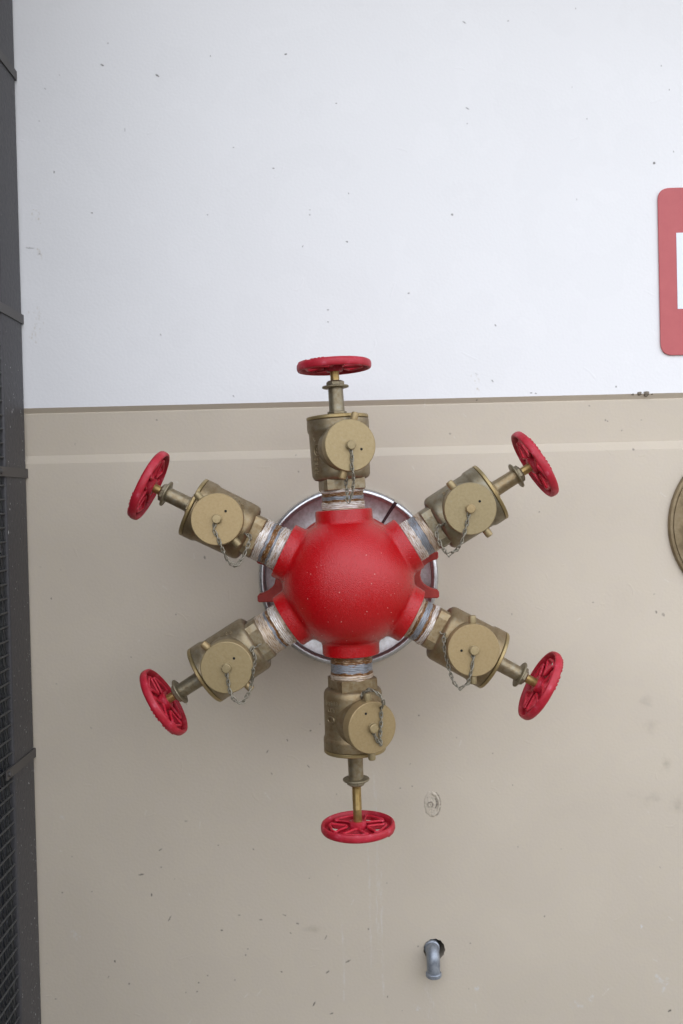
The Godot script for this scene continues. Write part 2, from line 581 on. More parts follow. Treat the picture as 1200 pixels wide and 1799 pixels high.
# place a flat raised mark on the round chamber: ang about the axis (0 = outlet side, + towards +X), y height
func mark_at(ang: float, y: float, spin: float) -> Transform3D:
	var z := Vector3(sin(ang), 0, cos(ang))
	var x := Vector3(0, 1, 0).cross(z)
	return Transform3D(Basis(x, Vector3(0, 1, 0), z) * Basis(Vector3(0, 0, 1), spin), z * .0543 + Vector3(0, y, 0))

func build_valve(parent: Node3D, d: Dictionary):
	var a := deg_to_rad(d.ang)
	var y := Vector3(cos(a), sin(a), 0)
	var x0 := y.cross(Vector3(0, 0, 1))
	var tw := deg_to_rad(d.twist)
	var z := Vector3(0, 0, 1) * cos(tw) + x0 * sin(tw)
	var x := y.cross(z)
	var xf := Transform3D(Basis(x, y, z), y * d.r0)
	var body := part("hose_valve", parts.body, M.brass_body[d.cap], parent, xf)
	part("cover_plate", parts.cover, M.brass_bright, body)
	part("stem_sleeve", parts.sleeve, M.brass_body[(d.cap + 1) % 3], body)
	part("gland_nut", parts.gland, M.brass_grey, body)
	# stem, long and threaded where the valve stands open
	var b := MB.new()
	var wy: float = d.wheel
	var prof := [Vector2(.0082, .1990)]
	if wy > .25:
		var yy := .2010
		while yy < .243:
			prof.append(Vector2(.0084, yy)); prof.append(Vector2(.0076, yy + .0011)); yy += .0022
	prof.append(Vector2(.0082, wy - .018)); prof.append(Vector2(.0082, wy - .008))
	b.lathe(prof, 28)
	part("valve_stem", b, M.brass_stem, body)
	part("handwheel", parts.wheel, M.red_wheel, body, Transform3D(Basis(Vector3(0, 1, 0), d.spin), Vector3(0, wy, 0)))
	part("hose_cap", parts.cap, M.brass_cap[d.cap % M.brass_cap.size()], body)
	part("cap_stud", parts.stud, M.brass_cap[(d.cap + 1) % M.brass_cap.size()], body)
	# lugs and black pin hole disc: their directions are as seen on the wall, turned into the valve's own frame
	for s in [0.0, PI]:
		var la: float = deg_to_rad(d.lug) + s
		var dirw := Vector3(cos(la), sin(la), 0)
		var dl := Vector3(dirw.dot(x0), dirw.dot(y), 0)
		var la2 := atan2(dl.y, dl.x)
		part("cap_lug", parts.lug, M.brass_cap[(d.cap + 2) % M.brass_cap.size()], body, Transform3D(Basis(Vector3(0, 0, 1), la2 - PI / 2), Vector3(0, CAP_Y, .0715)))
	var hw := Vector3(d.hole.x, d.hole.y, 0)
	part("pin_hole_disc", parts.pinhole_disc, M.black, body, Transform3D(Basis(), Vector3(hw.dot(x0), CAP_Y + hw.dot(y), 0)))
	# retaining chain from the cap stud to an eye on the threaded end
	var inv := xf.affine_inverse()
	var pts := []
	for p in d.chain:
		var q: Vector3 = inv * p
		var on_cap := Vector2(q.x, q.y - CAP_Y).length() < .0475
		if on_cap: q.z = max(q.z, .0862) if p.z < .0885 else .0866
		pts.append(q)
	part("retaining_chain", chain_mesh(pts), M.chain, body)
	b = MB.new()
	var e: Vector3 = pts[pts.size() - 1]
	var root := Vector3(clamp(e.x, -.034, .034), clamp(e.y, .006, .024), .0385)
	b.tube([root, root.lerp(e, .5) + Vector3(0, 0, .002), e + Vector3(0, 0, .001), e + Vector3(.002, -.004, .0), e + Vector3(.0, -.008, -.003)], .0013, 6)
	part("chain_eye", b, M.chain, body)
	for m in d.marks:
		var mx := mark_at(m[1], m[2], m[3])
		if m[0] == "ring":
			var rg := []
			for k in 28: rg.append(mx * Vector3(cos(TAU * k / 28) * m[4], sin(TAU * k / 28) * m[5], -.0004))
			b = MB.new()
			b.tube(rg, .0014, 6, true)
			part("cast_mark", b, M.brass, body)
		else:
			part("cast_mark", cast_strokes(int(m[0]), m[4], int(m[2] * 9000)), M.brass, body, mx)

# ---------------------------------------------------------------- main
func _ready():
	# camera
	var cam := Camera3D.new()
	cam.name = "camera"
	cam.fov = rad_to_deg(2.0 * atan(899.5 / 1600.0))
	cam.far = 200.0
	cam.near = 0.05
	cam.position = Vector3(0, 1.5, 1.9)
	cam.basis = Basis(Vector3(1, 0, 0), deg_to_rad(-0.716)) * Basis(Vector3(0, 0, 1), deg_to_rad(-1.37))
	add_child(cam)
	cam.current = true
	# sky and exposure
	var env := Environment.new()
	env.background_mode = Environment.BG_SKY
	var sm := ProceduralSkyMaterial.new()
	sm.sky_top_color = rgb(210, 217, 231)
	sm.sky_horizon_color = rgb(237, 237, 240)
	sm.sky_curve = 0.2
	sm.ground_bottom_color = rgb(70, 66, 62)
	sm.ground_horizon_color = rgb(120, 116, 112)
	sm.sun_angle_max = 1.0
	var sky := Sky.new()
	sky.sky_material = sm
	env.sky = sky
	env.background_energy_multiplier = 4.4
	env.tonemap_mode = Environment.TONE_MAPPER_LINEAR
	env.tonemap_exposure = 0.69
	env.sdfgi_enabled = true
	env.ssao_enabled = true
	env.ssil_enabled = true
	var we := WorldEnvironment.new()
	we.name = "environment"
	we.environment = env
	add_child(we)
	# hazy light from the upper right, in front of the wall
	var sun := DirectionalLight3D.new()
	sun.name = "sun"
	sun.light_energy = 0.15
	sun.light_color = rgb(255, 250, 243)
	sun.light_angular_distance = 80.0
	sun.shadow_enabled = true
	sun.sky_mode = DirectionalLight3D.SKY_MODE_LIGHT_ONLY
	sun.look_at_from_position(Vector3(0.7, 3.7, 2.6), Vector3(0, 1.3, 0), Vector3.UP)
	add_child(sun)

	make_materials()
	build_setting()
	build_fence()
	build_manifold()
	build_small_things()

func make_materials():
	var fine := noise_tex(3, .09, [], 512, 3, true, 3.0)
	var orange := noise_tex(4, .13, [], 1024, 2, true, 5.0)
	# brass: dull tan with greyish bloom and brown stains
	M.brass = tri_mat(noise_tex(11, .03, [[0.0, rgb(122, 105, 78)], [.35, rgb(140, 123, 94)], [.6, rgb(147, 133, 105)], [1.0, rgb(150, 142, 126)]], 512, 5), .42, .72, 5.0, fine, .16)
	M.brass_grey = tri_mat(noise_tex(12, .03, [[0.0, rgb(116, 106, 85)], [.5, rgb(138, 128, 104)], [1.0, rgb(146, 140, 124)]], 512, 5), .45, .7, 5.0, fine, .3)
	M.brass_bright = tri_mat(noise_tex(13, .012, [[0.0, rgb(134, 114, 76)], [.5, rgb(156, 136, 94)], [1.0, rgb(160, 147, 113)]], 512, 4), .4, .7, 6.0, fine, .25)
	M.brass_stem = tri_mat(noise_tex(14, .012, [[0.0, rgb(120, 98, 56)], [.5, rgb(168, 142, 88)], [1.0, rgb(150, 134, 98)]], 512, 4), .34, .75, 8.0)
	M.brass_cap = []
	for k in 3:
		M.brass_cap.append(tri_mat(noise_tex(21 + k, .05, [[0.0, rgb(150, 132, 97)], [.3, rgb(156, 138, 101)], [.55, rgb(160, 142, 104)], [.8, rgb(160, 144, 109)], [1.0, rgb(154, 143, 115)]], 512, 5), .46, .5, 4.0 + k, fine, .1))
	# the six valves have weathered differently: greyer, browner, plain
	M.brass_body = []
	for k in 3:
		var v: StandardMaterial3D = M.brass.duplicate()
		v.albedo_color = [Color(.97, .98, 1), Color(.90, .93, .97), Color(.96, .94, .91)][k]
		v.uv1_offset = Vector3(.31, .17, .53) * k
		M.brass_body.append(v)
		M.brass_cap[k].albedo_color = [Color(.97, .97, .97), Color(.92, .93, .94), Color(.97, .95, .93)][k]
	M.chain = tri_mat(noise_tex(31, .03, [[0.0, rgb(96, 90, 76)], [.5, rgb(136, 130, 114)], [1.0, rgb(156, 152, 140)]], 256, 3), .45, .6, 20.0)
	# red enamel on the ball: rolled-on gloss with orange peel
	M.red_ball = tri_mat(noise_tex(41, .06, [[0.0, rgb(160, 3, 10)], [.5, rgb(171, 5, 14)], [.80, rgb(176, 8, 18)], [.86, rgb(184, 40, 44)], [1.0, rgb(215, 150, 145)]], 1024, 3), .25, 0.0, 3.0, orange, .6)
	M.red_dull = tri_mat(noise_tex(42, .012, [[0.0, rgb(140, 44, 36)], [.5, rgb(166, 50, 42)], [1.0, rgb(176, 66, 56)]], 512, 4), .55, 0.0, 5.0, orange, .4)
	M.red_wheel = tri_mat(noise_tex(43, .013, [[0.0, rgb(166, 16, 34)], [.4, rgb(195, 24, 47)], [.68, rgb(203, 36, 60)], [.82, rgb(212, 74, 92)], [1.0, rgb(228, 140, 148)]], 512, 5), .5, 0.0, 7.0, fine, .35)
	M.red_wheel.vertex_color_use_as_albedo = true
	M.chrome = tri_mat(noise_tex(52, .05, [[0.0, rgb(176, 174, 172)], [.6, rgb(206, 207, 210)], [1.0, rgb(214, 216, 220)]], 256, 4), .28, .92, 6.0)
	M.maroon = mat(rgb(66, 30, 34), .8)
	M.zinc = tri_mat(noise_tex(51, .02, [[0.0, rgb(112, 118, 126)], [.5, rgb(146, 152, 160)], [1.0, rgb(168, 174, 180)]], 256, 4), .42, .55, 12.0, fine, .4)
	M.nipple = mat(Color.WHITE, .4, .35)
	M.nipple.vertex_color_use_as_albedo = true
	M.black = mat(rgb(12, 11, 10), .9)
	M.bronze = tri_mat(noise_tex(61, .01, [[0.0, rgb(98, 84, 60)], [.5, rgb(128, 112, 84)], [1.0, rgb(140, 126, 100)]], 512, 5), .42, .5, 5.0, fine, .2)
	M.sign_red = tri_mat(noise_tex(62, .02, [[0.0, rgb(178, 82, 84)], [1.0, rgb(184, 88, 89)]], 256, 4), .45, 0.0, 4.0)
	M.sign_white = mat(rgb(226, 232, 240), .45)
	M.steel = tri_mat(noise_tex(71, .05, [[0.0, rgb(53, 52, 54)], [.78, rgb(63, 62, 64)], [.90, rgb(68, 67, 69)], [.935, rgb(140, 140, 140)], [1.0, rgb(190, 190, 190)]], 1024, 3), .5, 0.0, 1.6, fine, .15)
	M.fleck = mat(rgb(206, 150, 142), .7)
	M.speck = mat(rgb(190, 190, 192), .7)
	M.band = mat(rgb(68, 65, 63), .5)
	M.wire = tri_mat(noise_tex(72, .05, [[0.0, rgb(50, 51, 52)], [.8, rgb(70, 71, 70)], [1.0, rgb(150, 150, 148)]], 256, 3), .55, 0.0, 9.0)
	M.slat = tri_mat(noise_tex(73, .05, [[0.0, rgb(26, 28, 34)], [.85, rgb(40, 43, 50)], [1.0, rgb(130, 132, 136)]], 512, 3), .5, 0.0, 5.0)
	M.ground = tri_mat(noise_tex(81, .03, [[0.0, rgb(128, 121, 109)], [.5, rgb(142, 135, 122)], [1.0, rgb(156, 148, 135)]], 512, 5), .9, 0.0, .6)
	M.block = tri_mat(noise_tex(83, .02, [[0.0, rgb(92, 88, 82)], [1.0, rgb(116, 111, 104)]], 256, 4), .9, 0.0, 1.0)  # for the shade wall added behind the camera
	M.eave = mat(rgb(150, 149, 147), .6)  # for the eave added out of view
	M.chip = tri_mat(noise_tex(82, .06, [[0.0, rgb(92, 84, 72)], [1.0, rgb(150, 140, 126)]], 128, 3), .95, 0.0, 60.0)
	# the two coats of wall paint
	var dw := []
	for p in [[183, 120, 4, 1.5, .5, .75], [279, 138, 4, 1.6, .6, .8], [503, 101, 3, 1.2, .0, .9], [815, 46, 4, 1.0, .6, .6], [891, 43, 2, .8, 0, .4], [820, 195, 4, .9, .5, .6], [1147, 290, 3, 2.4, 0, .95], [222, 232, 1.2, 3.5, 0, .3], [98, 306, 1.4, 3.2, .1, .45], [164, 377, 2.6, 1.2, .3, .7], [613, 343, 1.5, 1.2, 0, .5], [794, 380, 2.4, 2.2, 0, .6], [610, 427, 2.2, 1.4, .4, .7], [870, 573, 3.2, 1.2, 1.0, .6], [718, 517, 2.0, 1.6, 0, .6], [482, 299, 1.4, 1.2, 0, .5], [545, 380, 1.6, 1.2, 0, .5], [865, 670, 3.2, 1.4, .8, .5], [837, 658, 4, 1.5, .5, .15], [933, 691, 2.6, 1.2, .0, .8], [941, 692, 2.0, 1.0, .0, .6], [1082, 680, 2.0, 2.2, .4, .6], [1173, 163, 1.2, 1.5, 0, .6], [1159, 121, 1.5, 1.0, 0, .6], [1181, 270, 1.2, 1.8, 0, .5], [820, 221, 1.2, 1.2, 0, .6], [372, 104, 1.2, 1.4, 0, .5], [193, 82, 1.4, 1.6, 0, .35], [83, 161, 2.2, 1.1, .5, .4], [108, 137, 2.0, 1.0, .5, .35], [412, 263, 1.3, 1.3, 0, .5], [366, 380, 1.6, 1.6, 0, .4], [72, 448, 2.5, 1.5, 1.0, .4], [55, 438, 9, .7, .05, .4], [411, 697, 2.5, 1.3, .9, .5], [577, 546, 2.2, 1.4, 0, .55], [577, 567, 2.0, 1.4, 0, .5], [481, 299, 1.5, 1.5, 0, .4], [1029, 213, 1.4, 1.4, 0, .4], [1003, 158, 1.2, 1.0, 0, .4]]:
		dw.append([(p[0] - 600) / 842.0 - (p[1] - 880) * .0239 / 842.0 , 1.5 + (880 - p[1]) / 842.0 - (p[0] - 600) * .0239 / 842.0, p[2], p[3], p[4], p[5]])
	var db := []
	for p in [[505, 1302, 2.6, 1.3, 1.0, .7], [470, 1322, 4, 1.4, 2.2, .5], [542, 1348, 4, 1.2, .8, .5], [247, 1540, 5.5, 1.8, -.1, .65], [265, 1576, 1.6, 2.6, 0, .8], [297, 1618, 1.2, 7, .5, .6], [389, 1639, 3.0, 1.5, .1, .7], [200, 1694, 1.5, 3.0, 0, .9], [281, 1496, 4, 1.6, 2.6, .55], [282, 1527, 2, 1.6, 0, .4], [326, 1445, 4, 1.6, .1, .35], [573, 1651, 1.3, 6, .5, .4], [552, 1770, 1.4, 6, .5, .8], [583, 1787, 4, 1.6, 2.8, .7], [576, 1713, 4, 2.0, 2.5, .6], [612, 1694, 6, 1.8, 2.6, .6], [523, 1627, 3, 1.6, .3, .6], [500, 1612, 4, 1.2, .4, .5], [458, 1620, 4, 1.6, .1, .5], [420, 1612, 3, 1.4, 0, .4], [445, 1495, 1.8, 1.8, 0, .5], [383, 1488, 1.8, 1.5, 0, .45], [225, 1734, 1.6, 1.8, 0, .7], [348, 1732, 1.8, 1.8, 0, .6], [345, 1748, 2, 1.4, 2.4, .6], [364, 1719, 1.8, 1.8, 0, .5], [412, 1727, 1.6, 1.6, 0, .5], [431, 1683, 1.5, 1.8, 0, .5], [435, 1672, 1.5, 1.5, 0, .5], [108, 1572, 2, 1.6, 0, .45], [160, 1570, 1.6, 1.6, 0, .4], [95, 1761, 2, 1.3, .2, .6], [959, 1614, 1.6, 1.8, 0, .6], [828, 1662, 1.7, 1.7, 0, .5], [1181, 1782, 4, 2.2, 2.6, .9], [1154, 1076, 2, 3.4, -.3, .6], [1166, 1080, 3, 3.5, 0, .3], [1168, 1082, 1.5, 2.5, 0, .35], [1043, 1059, 2.2, 1.6, 0, .35], [360, 980, 1.8, 3.2, -.2, .6], [90, 1052, 1.2, 2.4, 0, .6], [648, 1637, 2, 2.4, .2, .5], [682, 1757, 1.4, 2.4, 0, .6], [704, 1387, 2, 1.4, -.5, .4], [546, 1285, 1.8, 1.6, 0, .6], [1066, 738, 2.0, 1.6, .4, .5], [1070, 740, 1.4, 1.4, 0, .5], [1095, 756, 1.8, 1.5, 0, .4], [1129, 738, 1.8, 1.3, 0, .4], [1113, 790, 2.4, 2.4, 0, .5], [1037, 713, 2.4, 1.4, 0, .4], [792, 762, 2.2, 1.8, 0, .4], [275, 738, 1.8, 1.6, 0, .5], [130, 780, 2.6, 1.2, 1.9, .25], [525, 829, 2.2, 1.8, .8, .4]]:
		db.append([(p[0] - 600) / 842.0 - (p[1] - 880) * .0239 / 842.0, 1.5 + (880 - p[1]) / 842.0 - (p[0] - 600) * .0239 / 842.0, p[2], p[3], p[4], p[5]])
	M.white_paint = mat(Color.WHITE, .6)
	M.white_paint.albedo_texture = wall_picture(101, rgb(231, 231, 231), .012, dw, 45, 0, white_extra)
	M.white_paint.normal_enabled = true
	M.white_paint.normal_texture = bump_picture(5, 120)
	M.white_paint.normal_scale = .15
	M.beige_paint = mat(Color.WHITE, .55)
	M.beige_paint.albedo_texture = wall_picture(102, rgb(198, 187, 169), .025, db, 130, 130, beige_extra)
	M.beige_paint.normal_enabled = true
	M.beige_paint.normal_texture = bump_picture(6, 160)
	M.beige_paint.normal_scale = .15

# a wall face seen from +z or tilted, with picture coordinates taken from the place on the wall
func wall_quad(b: MB, p: Array, nn: Vector3):
	var t := []
	for q in p: t.append(Vector2((q.x + 1.2) / TILE, (2.7 - q.y) / TILE))
	b.flat4(p, nn, t)

func build_setting():
	# ground in front of the wall
	var b := MB.new()
	b.flat4([Vector3(-30, 0, -.2), Vector3(30, 0, -.2), Vector3(30, 0, 40), Vector3(-30, 0, 40)], Vector3.UP)
	var g := part("ground", b, M.ground, self)
	g.set_meta("kind", "structure")
	# unseen block wall added behind the camera to darken the painted wall's foot
	b = MB.new()
	b.box(Vector3(-7, 0, 3.1), Vector3(7, 1.12, 3.3), .01)
	b.box(Vector3(-7, 1.12, 3.07), Vector3(7, 1.18, 3.33), .01)
	tag(part("shade_wall", b, M.block, self), "added unseen grey block wall that shades the foot of the painted wall", "wall")
	# unseen eave added to darken the top of the white wall
	b = MB.new()
	b.box(Vector3(-4, 3.4, .001), Vector3(4, 3.48, .80), .004)
	b.box(Vector3(-4, 3.32, .801), Vector3(4, 3.50, .82), .002)
	tag(part("shade_eave", b, M.eave, self), "added unseen grey eave that shades the top of the white wall", "eave")
	# wall
	var w := thing("building_wall", "painted concrete wall, white above and beige below a recessed band", "wall")
	var X0 := -4.0
	var X1 := 4.0
	var ys := 1.7078     # lower edge of the white face
	var yr := 1.6975     # top of the recess floor
	var yl := 1.6090     # bottom of the recess floor
	var yb := 1.5912     # top of the beige face
	var dz := -.0085
	b = MB.new()
	b.use_uv = true
	wall_quad(b, [Vector3(X0, ys, 0), Vector3(X1, ys, 0), Vector3(X1, 4.2, 0), Vector3(X0, 4.2, 0)], Vector3(0, 0, 1))
	wall_quad(b, [Vector3(X0, 4.2, 0), Vector3(X1, 4.2, 0), Vector3(X1, 4.2, -.2), Vector3(X0, 4.2, -.2)], Vector3(0, 1, 0))
	wall_quad(b, [Vector3(X0, 0, -.2), Vector3(X1, 0, -.2), Vector3(X1, 4.2, -.2), Vector3(X0, 4.2, -.2)], Vector3(0, 0, -1))
	for x in [X0, X1]:
		wall_quad(b, [Vector3(x, 0, -.2), Vector3(x, 0, -.03), Vector3(x, 4.2, -.03), Vector3(x, 4.2, -.2)], Vector3(sign(x), 0, 0))
	part("white_panel", b, M.white_paint, w)
	b = MB.new()
	b.use_uv = true
	# recessed band: sloping upper edge, a thin lip, flat floor, sloping lower edge
	var strips := [[ys, 0.0, yr, dz], [yr, dz, yr - .0022, dz + .0016], [yr - .0022, dz + .0016, yl, dz - .0055], [yl, dz - .0055, yb, 0.0]]
	for s in strips:
		var nn := Vector3(0, s[3] - s[1], -(s[2] - s[0])).normalized()
		wall_quad(b, [Vector3(X0, s[0], s[1]), Vector3(X1, s[0], s[1]), Vector3(X1, s[2], s[3]), Vector3(X0, s[2], s[3])], nn)
	part("recessed_band", b, M.beige_paint, w)
	# beige face with the round drain opening left out
	b = MB.new()
	b.use_uv = true
	var hc := Vector2(.1727, .5536)
	var hr := .0225
	var q := .05
	for r in [[X0, 0.0, X1, hc.y - q], [X0, hc.y + q, X1, yb], [X0, hc.y - q, hc.x - q, hc.y + q], [hc.x + q, hc.y - q, X1, hc.y + q]]:
		wall_quad(b, [Vector3(r[0], r[1], 0), Vector3(r[2], r[1], 0), Vector3(r[2], r[3], 0), Vector3(r[0], r[3], 0)], Vector3(0, 0, 1))
	var N := 48
	for k in N:
		var p := []
		for m in [[k, 0], [k + 1, 0], [k + 1, 1], [k, 1]]:
			var d := Vector2.from_angle(TAU * m[0] / N + PI / 4)
			var rr: float = hr * (1.0 + .03 * sin(m[0] * 1.7)) if m[1] == 0 else q / max(abs(d.x), abs(d.y))
			p.append(Vector3(hc.x + d.x * rr, hc.y + d.y * rr, 0))
		wall_quad(b, p, Vector3(0, 0, 1))
		var i0: Vector3 = p[0]
		var i1: Vector3 = p[1]
		var mid := (Vector3(hc.x, hc.y, 0) - (i0 + i1) / 2).normalized()
		wall_quad(b, [i0, i1, i1 + Vector3(0, 0, -.12), i0 + Vector3(0, 0, -.12)], mid)
	wall_quad(b, [Vector3(hc.x - q, hc.y - q, -.12), Vector3(hc.x + q, hc.y - q, -.12), Vector3(hc.x + q, hc.y + q, -.12), Vector3(hc.x - q, hc.y + q, -.12)], Vector3(0, 0, 1))
	part("beige_panel", b, M.beige_paint, w)
	# mortar patch with the ring of a plugged tie hole
	b = MB.new()
	b.use_uv = true
	var rng := RandomNumberGenerator.new()
	rng.seed = 9
	var fz := FastNoiseLite.new()
	fz.seed = 4
	fz.frequency = 1.0
	var pc := Vector2(.1735, .8600)
	var R := 14
	var S := 40
	var idx := []
	for i in R + 1:
		var row := []
		for k in S:
			var a := TAU * k / S
			var t := float(i) / R
			var ex := .0155 + .003 * fz.get_noise_2d(cos(a) * 1.5, sin(a) * 1.5) + (.004 if cos(a) > 0 else 0.0)
			var rad := Vector2(ex, .0285 + .004 * fz.get_noise_2d(cos(a) * 2.0 + 7.0, sin(a) * 2.0))
			var off := Vector2(cos(a) * rad.x, sin(a) * rad.y) * t
			var ring := exp(-pow((Vector2(off.x + .002, off.y).length() - .0055) / .0013, 2.0))
			var h := .0012 * (1.0 - pow(t, 6.0)) + .0016 * ring + .0011 * fz.get_noise_2d(off.x * 420.0, off.y * 420.0) * (1.0 - t * t)
			if t > .78 and t < 1.0 and cos(a) > .1: h += .0022
			if i == R: h = -.0012
			row.append(Vector3(pc.x + off.x, pc.y + off.y, h))
		idx.append(row)
	var ids := []
	for i in R + 1:
		var row := []
		for k in S:
			var du: Vector3 = idx[i][(k + 1) % S] - idx[i][(k - 1 + S) % S]
			var dv: Vector3 = idx[min(i + 1, R)][k] - idx[max(i - 1, 0)][k]
			var nn := du.cross(dv).normalized()
			if i == 0 or nn.length() < .5: nn = Vector3(0, 0, 1)
			if nn.z < 0: nn = -nn
			var p: Vector3 = idx[i][k]
			row.append(b.vert(p, nn, Vector2((p.x + 1.2) / TILE, (2.7 - p.y) / TILE)))
		ids.append(row)
	for i in R:
		for k in S: b.quad(ids[i][k], ids[i + 1][k], ids[i + 1][(k + 1) % S], ids[i][(k + 1) % S])
	part("mortar_patch", b, M.beige_paint, w)
	# crumbs of mud stuck along the upper edge of the band
	for c in [[.613, 1.7075, .0042], [.6265, 1.7085, .0068], [.641, 1.7085, .0082], [.653, 1.7068, .0030], [.640, 1.7040, .0040]]:
		b = MB.new()
		var ico := SphereMesh.new()
		ico.radius = 1.0
		ico.height = 2.0
		ico.radial_segments = 14
		ico.rings = 8
		var ar := ico.get_mesh_arrays()
		for i in ar[Mesh.ARRAY_VERTEX].size():
			var p: Vector3 = ar[Mesh.ARRAY_VERTEX][i]
			var k: float = 1.0 + .5 * fz.get_noise_3d(p.x * 1.7 + c[0] * 300.0, p.y * 1.7, p.z * 1.7)
			b.vert(Vector3(p.x * 1.1, p.y * .8, p.z * .7) * k * c[2] * .78, p)
		var ii: PackedInt32Array = ar[Mesh.ARRAY_INDEX]
		for i in range(0, ii.size(), 3): b.tri(ii[i], ii[i + 1], ii[i + 2])
		part("mud_crumb", b, M.chip, w, Transform3D(Basis(), Vector3(c[0], c[1], -.002)))

func build_fence():
	var f := thing("mesh_fence", "dark grey wire mesh fence with black slats, end post against the wall", "fence", Vector3(-.70, 0, .004))
	# coordinates below: x from the post centre line, z out from the wall
	var H := 2.9
	var b := MB.new()
	var lay := Transform3D(Basis(Vector3(1, 0, 0), Vector3(0, 0, -1), Vector3(0, 1, 0)), Vector3.ZERO)
	var post := rounded_poly([Vector2(-.0465, -.116), Vector2(.0465, -.116), Vector2(.0465, 0), Vector2(-.0465, 0)], .006, 4)
	b.prism(post, 0, H, .001, lay, true)
	part("end_post", b, M.steel, f)
	b = MB.new()
	b.lathe([Vector2(.085, H - .002), Vector2(.085, H + .006), Vector2(.03, H + .03), Vector2(0, H + .034)], 24, Transform3D(Basis(), Vector3(0, 0, .066)))
	part("post_cap", b, M.band, f)
	for y in [2.395, 1.8915, 1.572, .9895, .40]:
		b = MB.new()
		var o := .0028
		var h := .0095
		b.box(Vector3(.0467, y - h, -.002), Vector3(.0467 + o, y + h, .164), .0006)
		b.box(Vector3(-.0467 - o, y - h, -.002), Vector3(-.0467, y + h, .118), .0006)
		b.box(Vector3(-.0467, y - h, -.003), Vector3(.0467, y + h, -.0005), .0003)
		# rolled tail and carriage bolt
		b.lathe([Vector2(.0, .0), Vector2(.0062, .0), Vector2(.0058, .003), Vector2(.003, .0048), Vector2(0, .005)], 16, Transform3D(Basis(Vector3(0, 1, 0), Vector3(1, 0, 0), Vector3(0, 0, -1)), Vector3(.0496, y, .150)))
		part("tension_band", b, M.band, f)
	# horizontal wires with slanting strands woven between them
	var pitch := .028
	var cnt := 31
	var xm := .0425
	b = MB.new()
	var rngf := RandomNumberGenerator.new()
	rngf.seed = 31
	var row := 0
	var yw := .06
	while yw < H - .06:
		b.tube([Vector3(xm, yw, .118), Vector3(xm + .001, yw + .001, .60), Vector3(xm, yw, .12 + cnt * pitch)], .0021, 5)
		for k in 67:
			var z0 := .121 + k * .0126 + rngf.randf_range(-.002, .002)
			var hh := .0275
			b.tube([Vector3(xm - .001, yw, z0), Vector3(xm + rngf.randf_range(-.004, .001), yw + hh * .5, z0 + .006), Vector3(xm - .001, yw + hh, z0 + .0115)], .0012, 3, false, false)
		yw += .0275
		row += 1
	part("wire_mesh", b, M.wire, f).set_meta("kind", "stuff")
	# specks of white paint spattered on the post
	b = MB.new()
	for k in 300:
		var yy := .3 + pow(rngf.randf(), 1.7) * 1.5
		var zz := .004 + pow(rngf.randf(), 1.6) * .108
		var rr := rngf.randf_range(.0004, .0011) * (2.0 if rngf.randf() < .06 else 1.0)
		var tall := rngf.randf_range(1.0, 2.6)
		var ctr := Vector3(.0467, yy, zz)
		b.flat4([ctr + Vector3(0, -rr * tall, 0), ctr + Vector3(0, 0, rr), ctr + Vector3(0, rr * tall, 0), ctr + Vector3(0, 0, -rr)], Vector3(1, 0, 0))
	part("paint_specks", b, M.speck, f).set_meta("kind", "stuff")
	# tension bar next to the post
	b = MB.new()
	b.box(Vector3(xm - .011, .05, .121), Vector3(xm - .005, H - .05, .131), .0008)
	part("tension_bar", b, M.wire, f)
	# privacy slats: folded strips threaded through the mesh
	b = MB.new()
	b.prism([Vector2(-.0035, -.0125), Vector2(.0035, -.0105), Vector2(.0045, -.004), Vector2(.0020, 0), Vector2(.0045, .004), Vector2(.0035, .0105), Vector2(-.0035, .0125)], .05, H - .06, 0.0, lay)
	var slat := b.mesh()
	for k in cnt - 1:
		part("slat", slat, M.slat, f, Transform3D(Basis(Vector3(0, 1, 0), .12 * sin(k * 2.3)), Vector3(xm - .012, 0, .146 + k * pitch)))
	b = MB.new()
	b.lathe([Vector2(.02, 0), Vector2(.02, .90)], 20, Transform3D(Basis(Vector3(1, 0, 0), Vector3(0, 0, 1), Vector3(0, -1, 0)), Vector3(0, H - .03, .114)))
	part("top_rail", b, M.steel, f)

